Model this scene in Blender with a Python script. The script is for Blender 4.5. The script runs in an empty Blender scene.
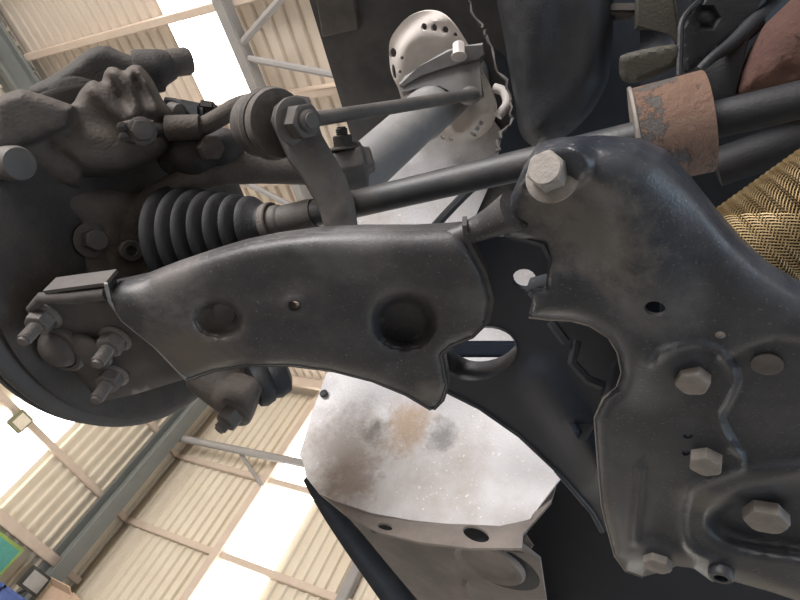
import bpy, bmesh, math, random
import numpy as np
from mathutils import Vector, Matrix, geometry
random.seed(4)
scene = bpy.context.scene
COL = scene.collection
R = math.radians

# ------------------------------------------------------------------ camera
F = 560.0                                   # focal length in pixels of the 800x600 frame
CAM = Vector((0, 0, 1.5))
RGT = Vector((0.87701, 0.26696, 0.39948)).normalized()
FWD = Vector((-0.47724, 0.58031, 0.65991)).normalized()
UPV = RGT.cross(FWD).normalized()
RGT = FWD.cross(UPV).normalized()
cam_data = bpy.data.cameras.new('camera')
cam = bpy.data.objects.new('camera', cam_data); COL.objects.link(cam)
cam.matrix_world = Matrix(((RGT.x, UPV.x, -FWD.x, CAM.x), (RGT.y, UPV.y, -FWD.y, CAM.y), (RGT.z, UPV.z, -FWD.z, CAM.z), (0, 0, 0, 1)))
cam_data.sensor_fit = 'HORIZONTAL'; cam_data.sensor_width = 36.0
cam_data.lens = F / 800.0 * 36.0
cam_data.clip_start = 0.01; cam_data.clip_end = 200
scene.camera = cam

# ------------------------------------------------------------------ world, added daylight lamps, exposure
w = bpy.data.worlds.new('world'); scene.world = w; w.use_nodes = True
bgn = w.node_tree.nodes['Background']
bgn.inputs[0].default_value = (0.80, 0.90, 1.0, 1); bgn.inputs[1].default_value = 1.6
def area(name, loc, target, sx, sy, power, col):
    l = bpy.data.lights.new(name, 'AREA'); l.shape = 'RECTANGLE'; l.size = sx; l.size_y = sy; l.energy = power; l.color = col
    o = bpy.data.objects.new(name, l); COL.objects.link(o); o.location = loc
    o.rotation_euler = (Vector(target) - Vector(loc)).to_track_quat('-Z', 'Y').to_euler()
    return o
ADDED_REAR = area('added_rear_daylight', (-3.5, -8.8, 2.6), (-0.6, 0.3, 1.7), 6.5, 4.6, 2000, (1.0, 0.95, 0.92))  # lamp added as key daylight through an unseen rear opening
ADDED_SIDE = area('added_side_fill', (8.8, 2.0, 2.2), (0.2, 0.4, 1.7), 6.0, 3.8, 300, (0.60, 0.79, 1.0))  # lamp added as cool fill from an unseen side opening
vs = scene.view_settings
vs.view_transform = 'Standard'; vs.look = 'None'; vs.exposure = 0.0; vs.gamma = 1.0; vs.use_curve_mapping = False

# ------------------------------------------------------------------ pixel rays
def ray(px, py): return RGT * ((px - 400) / F) + UPV * ((300 - py) / F) + FWD
def P(px, py, d): return CAM + ray(px, py) * d
XA, YA, ZA = Vector((1, 0, 0)), Vector((0, 1, 0)), Vector((0, 0, 1))
class Plane:
    def __init__(s, p, n):
        s.p = Vector(p); s.n = Vector(n).normalized()
        if s.n.dot(FWD) < 0: s.n = -s.n
    def __call__(s, px, py):
        r = ray(px, py); return CAM + r * ((s.p - CAM).dot(s.n) / r.dot(s.n))
    def nrm(s, q): return s.n
class CylX:                                   # cylinder round an axis parallel to X, seen from inside
    def __init__(s, y, z, rad, k=0.0): s.y, s.z, s.rad = y, z, rad
    def __call__(s, px, py):
        r = ray(px, py); oy, oz = CAM.y - s.y, CAM.z - s.z
        a = r.y**2 + r.z**2; b = 2*(oy*r.y + oz*r.z); c = oy*oy + oz*oz - s.rad**2
        t = (-b + math.sqrt(max(b*b - 4*a*c, 0))) / (2*a)
        return CAM + r * t
    def nrm(s, q): return Vector((0, q.y - s.y, q.z - s.z)).normalized()
def facing(px, py, d, n): return Plane(P(px, py, d), n)

# ------------------------------------------------------------------ materials
def newmat(name):
    m = bpy.data.materials.new(name); m.use_nodes = True
    nt = m.node_tree; return m, nt, nt.nodes, nt.links, nt.nodes['Principled BSDF']
def dusty(name, base, dust, amt=0.5, scale=30, rough=0.6, metal=0.0, bump=0.15, fine=400, speck=None, spec=0.5):
    m, nt, N, L, B = newmat(name)
    tc = N.new('ShaderNodeTexCoord')
    n1 = N.new('ShaderNodeTexNoise'); n1.inputs['Scale'].default_value = scale; n1.inputs['Detail'].default_value = 8; n1.inputs['Roughness'].default_value = 0.65
    L.new(tc.outputs['Object'], n1.inputs['Vector'])
    cr = N.new('ShaderNodeValToRGB'); cr.color_ramp.elements[0].position = 0.62 - 0.45*amt; cr.color_ramp.elements[1].position = 0.95 - 0.35*amt
    L.new(n1.outputs['Fac'], cr.inputs['Fac'])
    mx = N.new('ShaderNodeMix'); mx.data_type = 'RGBA'
    mx.inputs[6].default_value = (*base, 1); mx.inputs[7].default_value = (*dust, 1)
    L.new(cr.outputs['Color'], mx.inputs[0])
    last = mx.outputs[2]
    n2 = N.new('ShaderNodeTexNoise'); n2.inputs['Scale'].default_value = fine; n2.inputs['Detail'].default_value = 4
    L.new(tc.outputs['Object'], n2.inputs['Vector'])
    if speck:
        c2 = N.new('ShaderNodeValToRGB'); c2.color_ramp.elements[0].position = 0.64; c2.color_ramp.elements[1].position = 0.72
        L.new(n2.outputs['Fac'], c2.inputs['Fac'])
        m2 = N.new('ShaderNodeMix'); m2.data_type = 'RGBA'; m2.inputs[7].default_value = (*speck, 1)
        L.new(last, m2.inputs[6]); L.new(c2.outputs['Color'], m2.inputs[0]); last = m2.outputs[2]
    L.new(last, B.inputs['Base Color'])
    B.inputs['Metallic'].default_value = metal
    B.inputs['Specular IOR Level'].default_value = spec
    mr = N.new('ShaderNodeMapRange'); mr.inputs['To Min'].default_value = max(rough-0.12, 0.05); mr.inputs['To Max'].default_value = min(rough+0.2, 1)
    L.new(n1.outputs['Fac'], mr.inputs['Value']); L.new(mr.outputs['Result'], B.inputs['Roughness'])
    if bump:
        ad = N.new('ShaderNodeMath'); ad.operation = 'ADD'
        L.new(n1.outputs['Fac'], ad.inputs[0]); L.new(n2.outputs['Fac'], ad.inputs[1])
        bp = N.new('ShaderNodeBump'); bp.inputs['Strength'].default_value = bump; bp.inputs['Distance'].default_value = 0.003
        L.new(ad.outputs[0], bp.inputs['Height']); L.new(bp.outputs['Normal'], B.inputs['Normal'])
    return m
def plain(name, col, rough=0.6, metal=0.0): return dusty(name, col, tuple(c*0.8 for c in col), 0.4, 12, rough, metal, 0.0)
def emit(name, col, s):
    m, nt, N, L, B = newmat(name)
    B.inputs['Base Color'].default_value = (0.8, 0.8, 0.78, 1)
    tc = N.new('ShaderNodeTexCoord'); n1 = N.new('ShaderNodeTexNoise'); n1.inputs['Scale'].default_value = 1.5
    L.new(tc.outputs['Object'], n1.inputs['Vector'])
    mr = N.new('ShaderNodeMapRange'); mr.inputs['To Min'].default_value = s*0.85; mr.inputs['To Max'].default_value = s*1.15
    L.new(n1.outputs['Fac'], mr.inputs['Value']); L.new(mr.outputs['Result'], B.inputs['Emission Strength'])
    B.inputs['Emission Color'].default_value = (*col, 1)
    return m

M = {}
M['arm'] = dusty('black_painted_steel', (0.033, 0.033, 0.037), (0.086, 0.081, 0.079), 0.42, 22, 0.46, 0.0, 0.12, 600, (0.16, 0.15, 0.14))
M['arm_plate'] = dusty('brown_dusty_steel', (0.045, 0.039, 0.037), (0.090, 0.077, 0.070), 0.5, 25, 0.6, 0.0, 0.15)
M['sub'] = dusty('dark_subframe_paint', (0.024, 0.028, 0.037), (0.072, 0.075, 0.085), 0.40, 16, 0.38, 0.0, 0.10, 500, (0.11, 0.11, 0.115))
M['lip'] = dusty('bare_edge', (0.20, 0.19, 0.18), (0.34, 0.31, 0.28), 0.5, 40, 0.5, 0.3, 0.2)
M['cast'] = dusty('dusty_cast_iron', (0.054, 0.045, 0.040), (0.112, 0.093, 0.080), 0.5, 28, 0.75, 0.0, 0.35, 350)
M['castdark'] = dusty('dark_cast_iron', (0.026, 0.023, 0.022), (0.064, 0.055, 0.049), 0.4, 24, 0.75, 0.0, 0.3, 350)
M['disc'] = dusty('brake_disc_iron', (0.040, 0.036, 0.034), (0.070, 0.062, 0.057), 0.4, 12, 0.6, 0.1, 0.15)
M['rubber'] = dusty('black_rubber', (0.011, 0.012, 0.016), (0.034, 0.032, 0.031), 0.32, 30, 0.6, 0.0, 0.15)
M['rubberdust'] = dusty('dusty_rubber', (0.060, 0.054, 0.050), (0.130, 0.115, 0.105), 0.5, 40, 0.7, 0.0, 0.2)
M['bolt'] = dusty('zinc_bolt', (0.18, 0.165, 0.152), (0.28, 0.255, 0.23), 0.5, 60, 0.55, 0.1, 0.15)
M['boltdirty'] = dusty('dirty_nut', (0.080, 0.070, 0.064), (0.145, 0.125, 0.112), 0.5, 90, 0.6, 0.1, 0.25)
M['strut'] = dusty('grey_strut_paint', (0.17, 0.168, 0.17), (0.30, 0.285, 0.27), 0.4, 18, 0.55, 0.0, 0.08)
M['seat'] = dusty('pale_spring_seat', (0.54, 0.505, 0.48), (0.66, 0.60, 0.56), 0.5, 20, 0.6, 0.0, 0.06)
M['shaft'] = dusty('drive_shaft_steel', (0.030, 0.032, 0.037), (0.090, 0.082, 0.074), 0.36, 20, 0.48, 0.0, 0.08)
M['link'] = dusty('dusty_link_steel', (0.070, 0.064, 0.061), (0.135, 0.121, 0.112), 0.5, 26, 0.6, 0.1, 0.12)
M['liner'] = dusty('grey_liner_plastic', (0.66, 0.66, 0.685), (0.36, 0.30, 0.255), 0.40, 8, 0.42, 0.0, 0.2, 260, (0.85, 0.85, 0.85))
M['linerdark'] = dusty('dark_arch_plastic', (0.055, 0.055, 0.058), (0.12, 0.115, 0.11), 0.4, 14, 0.6, 0.0, 0.08)
M['linerbrown'] = dusty('dusty_underside_plastic', (0.20, 0.18, 0.17), (0.34, 0.295, 0.265), 0.5, 14, 0.7, 0.0, 0.12)
M['body'] = dusty('dark_body_underside', (0.013, 0.017, 0.026), (0.034, 0.038, 0.048), 0.35, 8, 0.6, 0.0, 0.1)
M['member'] = dusty('navy_member_paint', (0.013, 0.018, 0.030), (0.034, 0.040, 0.054), 0.35, 12, 0.45, 0.0, 0.08)
M['gear'] = dusty('dark_alloy_casing', (0.017, 0.019, 0.024), (0.042, 0.044, 0.048), 0.4, 10, 0.55, 0.0, 0.2)
M['olive'] = dusty('olive_mount_metal', (0.050, 0.047, 0.038), (0.085, 0.078, 0.060), 0.4, 20, 0.6, 0.1, 0.2)
M['rust'] = dusty('rusty_shield', (0.085, 0.043, 0.035), (0.13, 0.068, 0.053), 0.55, 30, 0.9, 0.0, 0.5, 120, (0.035, 0.02, 0.018))
M['braid'] = dusty('brass_braid', (0.34, 0.25, 0.13), (0.50, 0.39, 0.23), 0.5, 60, 0.38, 0.75, 0.0)
M['wall'] = dusty('cream_sheet', (0.66, 0.59, 0.475), (0.58, 0.50, 0.39), 0.4, 1.2, 0.6, 0.0, 0.0)
M['roofsheet'] = dusty('beige_roof_sheet', (0.62, 0.54, 0.45), (0.55, 0.47, 0.39), 0.4, 1.0, 0.6, 0.0, 0.0)
M['steel'] = dusty('grey_green_steel', (0.155, 0.168, 0.160), (0.20, 0.20, 0.185), 0.4, 3, 0.6, 0.0, 0.0)
M['girt'] = dusty('tan_girt', (0.52, 0.42, 0.34), (0.60, 0.50, 0.41), 0.4, 4, 0.6, 0.0, 0.0)
M['truss'] = dusty('pale_grey_tube', (0.25, 0.24, 0.23), (0.31, 0.29, 0.275), 0.4, 4, 0.6, 0.0, 0.0)
M['sky'] = emit('daylit_sheet', (1.0, 0.965, 0.90), 4.5)
M['floor'] = dusty('concrete', (0.27, 0.265, 0.26), (0.20, 0.195, 0.19), 0.5, 0.8, 0.8, 0.0, 0.05, 60)
M['teal'] = plain('teal_print', (0.10, 0.36, 0.30)); M['lime'] = plain('lime_print', (0.30, 0.42, 0.10))
M['cardboard'] = dusty('tan_board', (0.50, 0.36, 0.26), (0.42, 0.30, 0.21), 0.5, 6, 0.8, 0.0, 0.0)
M['blue'] = plain('blue_crate', (0.05, 0.09, 0.28)); M['blackp'] = plain('black_plastic', (0.03, 0.028, 0.026))
M['greyp'] = plain('grey_plastic', (0.30, 0.29, 0.27)); M['lampface'] = plain('lamp_glass', (0.72, 0.64, 0.52), 0.2)
M['lamphouse'] = plain('olive_lamp_housing', (0.22, 0.22, 0.13))
# vibration damper: rubber-grey ring with a coat of flaking rust on its inboard side
def damper_mat(p0, axis):
    m, nt, N, L, B = newmat('flaking_rust_ring')
    tc = N.new('ShaderNodeTexCoord')
    n1 = N.new('ShaderNodeTexNoise'); n1.inputs['Scale'].default_value = 55; n1.inputs['Detail'].default_value = 8; n1.inputs['Roughness'].default_value = 0.7
    L.new(tc.outputs['Object'], n1.inputs['Vector'])
    dp = N.new('ShaderNodeVectorMath'); dp.operation = 'DOT_PRODUCT'; dp.inputs[1].default_value = axis
    L.new(tc.outputs['Object'], dp.inputs[0])
    a = N.new('ShaderNodeMath'); a.operation = 'MULTIPLY_ADD'; a.inputs[1].default_value = 14.0; a.inputs[2].default_value = -14.0*p0.dot(axis) - 0.95
    L.new(dp.outputs['Value'], a.inputs[0])
    b = N.new('ShaderNodeMath'); b.operation = 'MULTIPLY_ADD'; b.inputs[1].default_value = 3.0
    L.new(n1.outputs['Fac'], b.inputs[0]); L.new(a.outputs[0], b.inputs[2])
    cr = N.new('ShaderNodeValToRGB'); e = cr.color_ramp.elements
    e[0].position = 0.46; e[0].color = (0.095, 0.089, 0.084, 1); e[1].position = 0.58; e[1].color = (0.175, 0.105, 0.074, 1)
    x = cr.color_ramp.elements.new(0.51); x.color = (0.055, 0.034, 0.027, 1)
    L.new(b.outputs[0], cr.inputs['Fac']); L.new(cr.outputs['Color'], B.inputs['Base Color'])
    B.inputs['Roughness'].default_value = 0.8
    bp = N.new('ShaderNodeBump'); bp.inputs['Strength'].default_value = 0.6; bp.inputs['Distance'].default_value = 0.004
    L.new(b.outputs[0], bp.inputs['Height']); L.new(bp.outputs['Normal'], B.inputs['Normal'])
    return m

# ------------------------------------------------------------------ object helpers
def fin(me, ang=38):
    me.polygons.foreach_set('use_smooth', [True]*len(me.polygons))
    if ang < 180: me.set_sharp_from_angle(angle=R(ang))
    me.update()
def setp(o, label=None, cat=None, group=None, kind=None):
    for k, v in (('label', label), ('category', cat), ('group', group), ('kind', kind)):
        if v: o[k] = v
    return o
def link(o, parent=None):
    COL.objects.link(o)
    if parent is not None:
        o.parent = parent
        o.matrix_parent_inverse = WM[parent.name].inverted()
    return o
WM = {}
def obj(name, me, mat, parent=None, loc=None, rot=None, ang=38):
    if isinstance(me, bmesh.types.BMesh):
        bm = me; me = bpy.data.meshes.new(name); bmesh.ops.recalc_face_normals(bm, faces=bm.faces); bm.to_mesh(me); bm.free(); fin(me, ang)
    if mat and not me.materials: me.materials.append(M[mat] if isinstance(mat, str) else mat)
    o = bpy.data.objects.new(name, me)
    mb = Matrix.Identity(4)
    if rot is not None: mb = rot.to_4x4()
    if loc is not None: mb = Matrix.Translation(loc) @ mb
    o.matrix_basis = mb
    if loc is None:                      # put the origin on the piece itself
        bb = [Vector(c) for c in o.bound_box]
        c = sum(bb, Vector())/8; c.z = min(b.z for b in bb)
        if me.users == 1:
            me.transform(Matrix.Translation(-c)); mb = Matrix.Translation(c); o.matrix_basis = mb
            # keep textures in place by leaving generated noise untouched (object space)
    link(o, parent); WM[o.name] = mb.copy()
    return o
def thing(name, label, cat, loc, group=None):
    o = bpy.data.objects.new(name, None); o.empty_display_size = 0.05; o.location = loc
    COL.objects.link(o); WM[o.name] = Matrix.Translation(loc)
    return setp(o, label, cat, group)

def stain(o, stains):
    """splashes of dirt at fixed spots of a surface: world centre, radius, colour"""
    m = o.data.materials[0].copy(); o.data.materials[0] = m; N, L = m.node_tree.nodes, m.node_tree.links
    B = N['Principled BSDF']; tc = N.new('ShaderNodeTexCoord')
    nz = N.new('ShaderNodeTexNoise'); nz.inputs['Scale'].default_value = 60; nz.inputs['Detail'].default_value = 9; nz.inputs['Roughness'].default_value = 0.7
    L.new(tc.outputs['Object'], nz.inputs['Vector'])
    for c, rad, col, amt in stains:
        src = B.inputs['Base Color'].links[0].from_socket
        d = N.new('ShaderNodeVectorMath'); d.operation = 'DISTANCE'; d.inputs[1].default_value = c - o.matrix_basis.translation
        L.new(tc.outputs['Object'], d.inputs[0])
        q = N.new('ShaderNodeMath'); q.operation = 'MULTIPLY_ADD'; q.inputs[1].default_value = -1.0/rad; q.inputs[2].default_value = 0.55
        L.new(d.outputs['Value'], q.inputs[0])
        a = N.new('ShaderNodeMath'); a.operation = 'MULTIPLY_ADD'; a.inputs[1].default_value = 1.3; L.new(nz.outputs['Fac'], a.inputs[0]); L.new(q.outputs[0], a.inputs[2])
        mr = N.new('ShaderNodeMapRange'); mr.inputs['From Min'].default_value = 0.42; mr.inputs['From Max'].default_value = 0.95; mr.inputs['To Max'].default_value = amt
        L.new(a.outputs[0], mr.inputs['Value'])
        x = N.new('ShaderNodeMix'); x.data_type = 'RGBA'; x.inputs[7].default_value = (*col, 1)
        L.new(mr.outputs['Result'], x.inputs[0]); L.new(src, x.inputs[6]); L.new(x.outputs[2], B.inputs['Base Color'])
# ------------------------------------------------------------------ shapes
def frame(axis):
    a = axis.normalized(); h = XA if abs(a.x) < 0.8 else YA
    u = a.cross(h).normalized(); return a, u, a.cross(u)
def lathe(prof, origin, axis, seg=32, bm=None, cap=True):
    bm = bm or bmesh.new(); a, u, v = frame(axis); rings = []
    for r, t in prof:
        rings.append([bm.verts.new(Vector(origin) + a*t + (u*math.cos(2*math.pi*k/seg) + v*math.sin(2*math.pi*k/seg))*max(r, 1e-5)) for k in range(seg)])
    for i in range(len(rings)-1):
        for k in range(seg): bm.faces.new((rings[i][k], rings[i][(k+1) % seg], rings[i+1][(k+1) % seg], rings[i+1][k]))
    if cap: bm.faces.new(rings[0]); bm.faces.new(list(reversed(rings[-1])))
    return bm
def catmull(pts, n=6, closed=False):
    out = []; m = len(pts)
    rng = range(m) if closed else range(m-1)
    for i in rng:
        g = (lambda k: pts[k % m]) if closed else (lambda k: pts[max(0, min(m-1, k))])
        p0, p1, p2, p3 = g(i-1), g(i), g(i+1), g(i+2)
        for k in range(n):
            t = k/n
            out.append(tuple(0.5*((2*b) + (-a+c)*t + (2*a-5*b+4*c-d)*t*t + (-a+3*b-3*c+d)*t**3) for a, b, c, d in zip(p0, p1, p2, p3)))
    if not closed: out.append(tuple(pts[-1]))
    return out
def tube(pts, rad, seg=14, bm=None, smooth=0, flat=1.0):
    bm = bm or bmesh.new()
    if not isinstance(rad, (list, tuple)): rad = [rad]*len(pts)
    if smooth:
        q = catmull([(*p, r) for p, r in zip(pts, rad)], smooth); pts = [Vector(x[:3]) for x in q]; rad = [x[3] for x in q]
    pts = [Vector(p) for p in pts]; rings = []; u = None
    for i, p in enumerate(pts):
        t = (pts[min(i+1, len(pts)-1)] - pts[max(i-1, 0)]).normalized()
        if u is None: _, u, _ = frame(t)
        u = (u - t*u.dot(t)).normalized(); v = t.cross(u)
        rings.append([bm.verts.new(p + (u*math.cos(2*math.pi*k/seg) + v*math.sin(2*math.pi*k/seg)*flat)*rad[i]) for k in range(seg)])
    for i in range(len(rings)-1):
        for k in range(seg): bm.faces.new((rings[i][k], rings[i][(k+1) % seg], rings[i+1][(k+1) % seg], rings[i+1][k]))
    bm.faces.new(rings[0]); bm.faces.new(list(reversed(rings[-1])))
    return bm
def box(lo, hi, bm=None, bev=0.0):
    bm2 = bmesh.new()
    c = [(Vector(lo)[i] + Vector(hi)[i])/2 for i in range(3)]; s = [abs(hi[i]-lo[i]) for i in range(3)]
    bmesh.ops.create_cube(bm2, size=1, matrix=Matrix.Translation(c) @ Matrix.Diagonal((*s, 1)))
    if bev: bmesh.ops.bevel(bm2, geom=bm2.edges[:], offset=bev, segments=2, affect='EDGES')
    if bm is None: return bm2
    me = bpy.data.meshes.new('t'); bm2.to_mesh(me); bm.from_mesh(me); bpy.data.meshes.remove(me); bm2.free(); return bm
def obox(c, ax, ay, az, s, bev=0.0):           # oriented box
    bm = bmesh.new(); m = Matrix((ax.normalized(), ay.normalized(), az.normalized())).transposed().to_4x4()
    bmesh.ops.create_cube(bm, size=1, matrix=Matrix.Translation(c) @ m @ Matrix.Diagonal((*s, 1)))
    if bev: bmesh.ops.bevel(bm, geom=bm.edges[:], offset=bev, segments=2, affect='EDGES')
    return bm
def ball(c, r, bm=None, s=(1, 1, 1)):
    bm = bm or bmesh.new(); bmesh.ops.create_uvsphere(bm, u_segments=20, v_segments=12, radius=r, matrix=Matrix.Translation(c) @ Matrix.Diagonal((*s, 1))); return bm
def join(*bms):
    out = bmesh.new()
    for b in bms:
        me = bpy.data.meshes.new('t'); b.to_mesh(me); out.from_mesh(me); bpy.data.meshes.remove(me); b.free()
    return out
def remesh(bm, voxel=0.0025, it=6):            # fuse the pieces of a casting into one skin
    bmesh.ops.recalc_face_normals(bm, faces=bm.faces)
    me = bpy.data.meshes.new('casting'); bm.to_mesh(me); bm.free()
    o = bpy.data.objects.new('tmp', me); COL.objects.link(o)
    a = o.modifiers.new('r', 'REMESH'); a.mode = 'VOXEL'; a.voxel_size = voxel
    b = o.modifiers.new('s', 'SMOOTH'); b.iterations = it; b.factor = 0.5
    dg = bpy.context.evaluated_depsgraph_get(); dg.update()
    out = bpy.data.meshes.new_from_object(o.evaluated_get(dg))
    bpy.data.objects.remove(o); fin(out, 180)
    return out
def ell(cx, cy, rx, ry, ang=0, n=28):
    a = R(ang); return [(cx + rx*math.cos(t)*math.cos(a) - ry*math.sin(t)*math.sin(a), cy + rx*math.cos(t)*math.sin(a) + ry*math.sin(t)*math.cos(a)) for t in [2*math.pi*k/n for k in range(n)]]
def resample(poly, step):
    out = []
    for i in range(len(poly)):
        a, b = poly[i], poly[(i+1) % len(poly)]; l = math.hypot(b[0]-a[0], b[1]-a[1]); n = max(1, int(round(l/step)))
        out += [(a[0]+(b[0]-a[0])*k/n, a[1]+(b[1]-a[1])*k/n) for k in range(n)]
    return out
def inpoly(x, y, poly):
    c = np.zeros(len(x), bool); n = len(poly)
    for i in range(n):
        (x1, y1), (x2, y2) = poly[i], poly[(i+1) % n]
        if y1 == y2: continue
        c ^= ((y1 > y) != (y2 > y)) & (x < (x2-x1)*(y-y1)/(y2-y1) + x1)
    return c
def pdist(x, y, path, closed):
    d = np.full(len(x), 1e9); n = len(path)
    for i in range(n if closed else n-1):
        (x1, y1), (x2, y2) = path[i], path[(i+1) % n]; dx, dy = x2-x1, y2-y1
        t = np.clip(((x-x1)*dx + (y-y1)*dy)/max(dx*dx+dy*dy, 1e-9), 0, 1)
        d = np.minimum(d, np.hypot(x-x1-t*dx, y-y1-t*dy))
    return d
# feature functions: metres away from the viewer
def dimple(cx, cy, rx, ry, ang, depth, soft=0.35):
    a = R(ang)
    def f(x, y):
        u = ((x-cx)*math.cos(a) + (y-cy)*math.sin(a))/rx; v = (-(x-cx)*math.sin(a) + (y-cy)*math.cos(a))/ry
        q = np.clip((1 + soft/2 - np.hypot(u, v))/soft, 0, 1); return depth*q*q*(3-2*q)
    return f
def ridge(path, width, height, n=5):
    path = catmull(path, n) if n else path
    def f(x, y):
        q = np.clip(1 - pdist(x, y, path, False)/width, 0, 1); return -height*q*q*(3-2*q)
    return f
def basin(poly, soft, depth, n=4):
    poly = catmull(poly, n, True) if n else poly
    def f(x, y):
        d = pdist(x, y, poly, True); d = np.where(inpoly(x, y, poly), d, -d)
        q = np.clip((d + soft/2)/soft, 0, 1); return depth*q*q*(3-2*q)
    return f
def rollpath(path, width, depth):
    def f(x, y):
        q = np.clip(1 - pdist(x, y, path, False)/width, 0, 1); return depth*(1 - np.sqrt(np.clip(1 - q*q, 0, 1)))
    return f
def stamped(outline, surf, thick, holes=(), roll=(0, 0), feats=(), step=7, smooth=0, bm=None):
    """sheet or casting whose outline lies on a real surface; relief along that surface's normal"""
    bm = bm or bmesh.new()
    outline = catmull(outline, smooth, True) if smooth else outline
    loops = [resample(outline, step)] + [list(h) for h in holes]
    pts, edges = [], []
    for lp in loops:
        b = len(pts); pts += lp; edges += [(b+i, b+(i+1) % len(lp)) for i in range(len(lp))]
    xs = [p[0] for p in loops[0]]; ys = [p[1] for p in loops[0]]
    gx, gy = np.meshgrid(np.arange(min(xs), max(xs), step), np.arange(min(ys), max(ys), step*0.87))
    gx = gx + (np.arange(gx.shape[0]) % 2)[:, None]*step*0.5; gx, gy = gx.ravel(), gy.ravel()
    k = inpoly(gx, gy, loops[0]) & (pdist(gx, gy, loops[0], True) > step*0.55)
    for h in loops[1:]: k &= ~inpoly(gx, gy, h) & (pdist(gx, gy, h, True) > step*0.4)
    pts += list(zip(gx[k].tolist(), gy[k].tolist()))
    vo, eo, fo, ov, oe, of = geometry.delaunay_2d_cdt([Vector(p) for p in pts], edges, [], 0, 1e-4, True)
    V = np.array([tuple(v) for v in vo]); T = np.array([f for f in fo if len(f) == 3])
    c = V[T].mean(axis=1); keep = inpoly(c[:, 0], c[:, 1], loops[0])
    for h in loops[1:]: keep &= ~inpoly(c[:, 0], c[:, 1], h)
    T = T[keep]
    H = np.zeros(len(V))
    if roll[0]:
        q = np.clip(1 - pdist(V[:, 0], V[:, 1], loops[0], True)/roll[0], 0, 1); H += roll[1]*(1 - np.sqrt(np.clip(1 - q*q, 0, 1)))
    for f in feats: H += f(V[:, 0], V[:, 1])
    used = sorted(set(T.ravel().tolist())); fr, bk = {}, {}
    for i in used:
        q = surf(V[i, 0], V[i, 1]); n = surf.nrm(q)
        rr = ray(V[i, 0], V[i, 1]); e = rr * (H[i]/max(rr.dot(n), 0.25))      # the traced point lies on the relief, not below it
        fr[i] = bm.verts.new(q + e); bk[i] = bm.verts.new(q + e + n*(thick if thick < 0.012 else max(0.001, thick - H[i])))
    cnt = {}
    for t in T.tolist():
        bm.faces.new([fr[i] for i in t]); bm.faces.new([bk[i] for i in reversed(t)])
        for a, b in ((t[0], t[1]), (t[1], t[2]), (t[2], t[0])):
            cnt[(a, b)] = 1
    for (a, b) in cnt:
        if (b, a) not in cnt: bm.faces.new((fr[b], fr[a], bk[a], bk[b]))
    return bm
def slab(outline, surf, thick, bev=0.0, smooth=0):
    """solid piece: outline on a surface, straight sides, bevelled rim"""
    outline = catmull(outline, smooth, True) if smooth else outline
    bm = bmesh.new(); f = [surf(*p) for p in outline]
    a = [bm.verts.new(q) for q in f]; b = [bm.verts.new(q + surf.nrm(q)*thick) for q in f]
    fa = bm.faces.new(a); bm.faces.new(list(reversed(b)))
    for i in range(len(a)): bm.faces.new((a[(i+1) % len(a)], a[i], b[i], b[(i+1) % len(a)]))
    if bev: bmesh.ops.bevel(bm, geom=[e for e in fa.edges], offset=bev, segments=3, affect='EDGES', profile=0.5)
    return bm
BOLTS = {}
def bolt_mesh(hexr, h, flr, flh, stud=0.0, studr=0.0, dome=0.12):
    key = (hexr, h, flr, flh, stud, studr)
    if key in BOLTS: return BOLTS[key]
    bm = bmesh.new()
    if flr: lathe([(flr, 0), (flr, flh*0.4), (hexr*1.02, flh)], (0, 0, 0), ZA, 28, bm)
    n = 36; rings = []
    for t, k in ((flh*0.6, 0), (flh+h*0.80, 0), (flh+h*0.93, 1), (flh+h, 2)):
        ring = []
        for i in range(n):
            a = 2*math.pi*i/n; hr = hexr*math.cos(math.pi/6)/math.cos((a % (math.pi/3)) - math.pi/6)
            r = hr if k == 0 else (min(hr, hexr*0.93) if k == 1 else hexr*0.80)
            ring.append(bm.verts.new((r*math.cos(a), r*math.sin(a), t)))
        rings.append(ring)
    for i in range(3):
        for k in range(n): bm.faces.new((rings[i][k], rings[i][(k+1) % n], rings[i+1][(k+1) % n], rings[i+1][k]))
    bm.faces.new(rings[-1]); bm.faces.new(list(reversed(rings[0])))
    if stud:
        pr = [(studr, flh+h*0.9)]; k = 0; t = flh+h
        while t < flh+h+stud*0.82:
            pr += [(studr, t), (studr*0.87, t+0.0009)]; t += 0.0018
        pr += [(studr*0.72, flh+h+stud*0.84), (studr*0.70, flh+h+stud)]
        lathe(pr, (0, 0, 0), ZA, 20, bm)
    bmesh.ops.recalc_face_normals(bm, faces=bm.faces)
    me = bpy.data.meshes.new('bolt'); bm.to_mesh(me); bm.free(); fin(me, 30); BOLTS[key] = me
    return me
def bolt(name, pos, axis, hexr, h, flr, flh, mat, parent, stud=0.0, studr=0.0, spin=0.0):
    me = bolt_mesh(hexr, h, flr, flh)
    if not me.materials: me.materials.append(M[mat])
    elif me.materials[0] != M[mat]:
        me = me.copy(); me.materials[0] = M[mat]
    q = axis.normalized().to_track_quat('Z', 'Y').to_matrix() @ Matrix.Rotation(spin, 3, 'Z')
    o = obj(name, me, mat, parent, pos, q)
    if stud:
        key = ('stud', hexr, h, stud, studr)
        if key not in BOLTS:
            t = flh + h; pr = [(studr, flh + h*0.7), (studr, t)]
            while t < flh + h + stud*0.82:
                pr += [(studr, t), (studr*0.87, t+0.0009)]; t += 0.0018
            pr += [(studr*0.72, flh+h+stud*0.84), (studr*0.70, flh+h+stud)]
            b = lathe(pr, (0, 0, 0), ZA, 20); bmesh.ops.recalc_face_normals(b, faces=b.faces)
            m2 = bpy.data.meshes.new('threaded_stud'); b.to_mesh(m2); b.free(); fin(m2, 30); m2.materials.append(M[mat]); BOLTS[key] = m2
        obj('threaded_stud', BOLTS[key], mat, o, pos, q)
    return o
DN = -ZA

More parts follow.
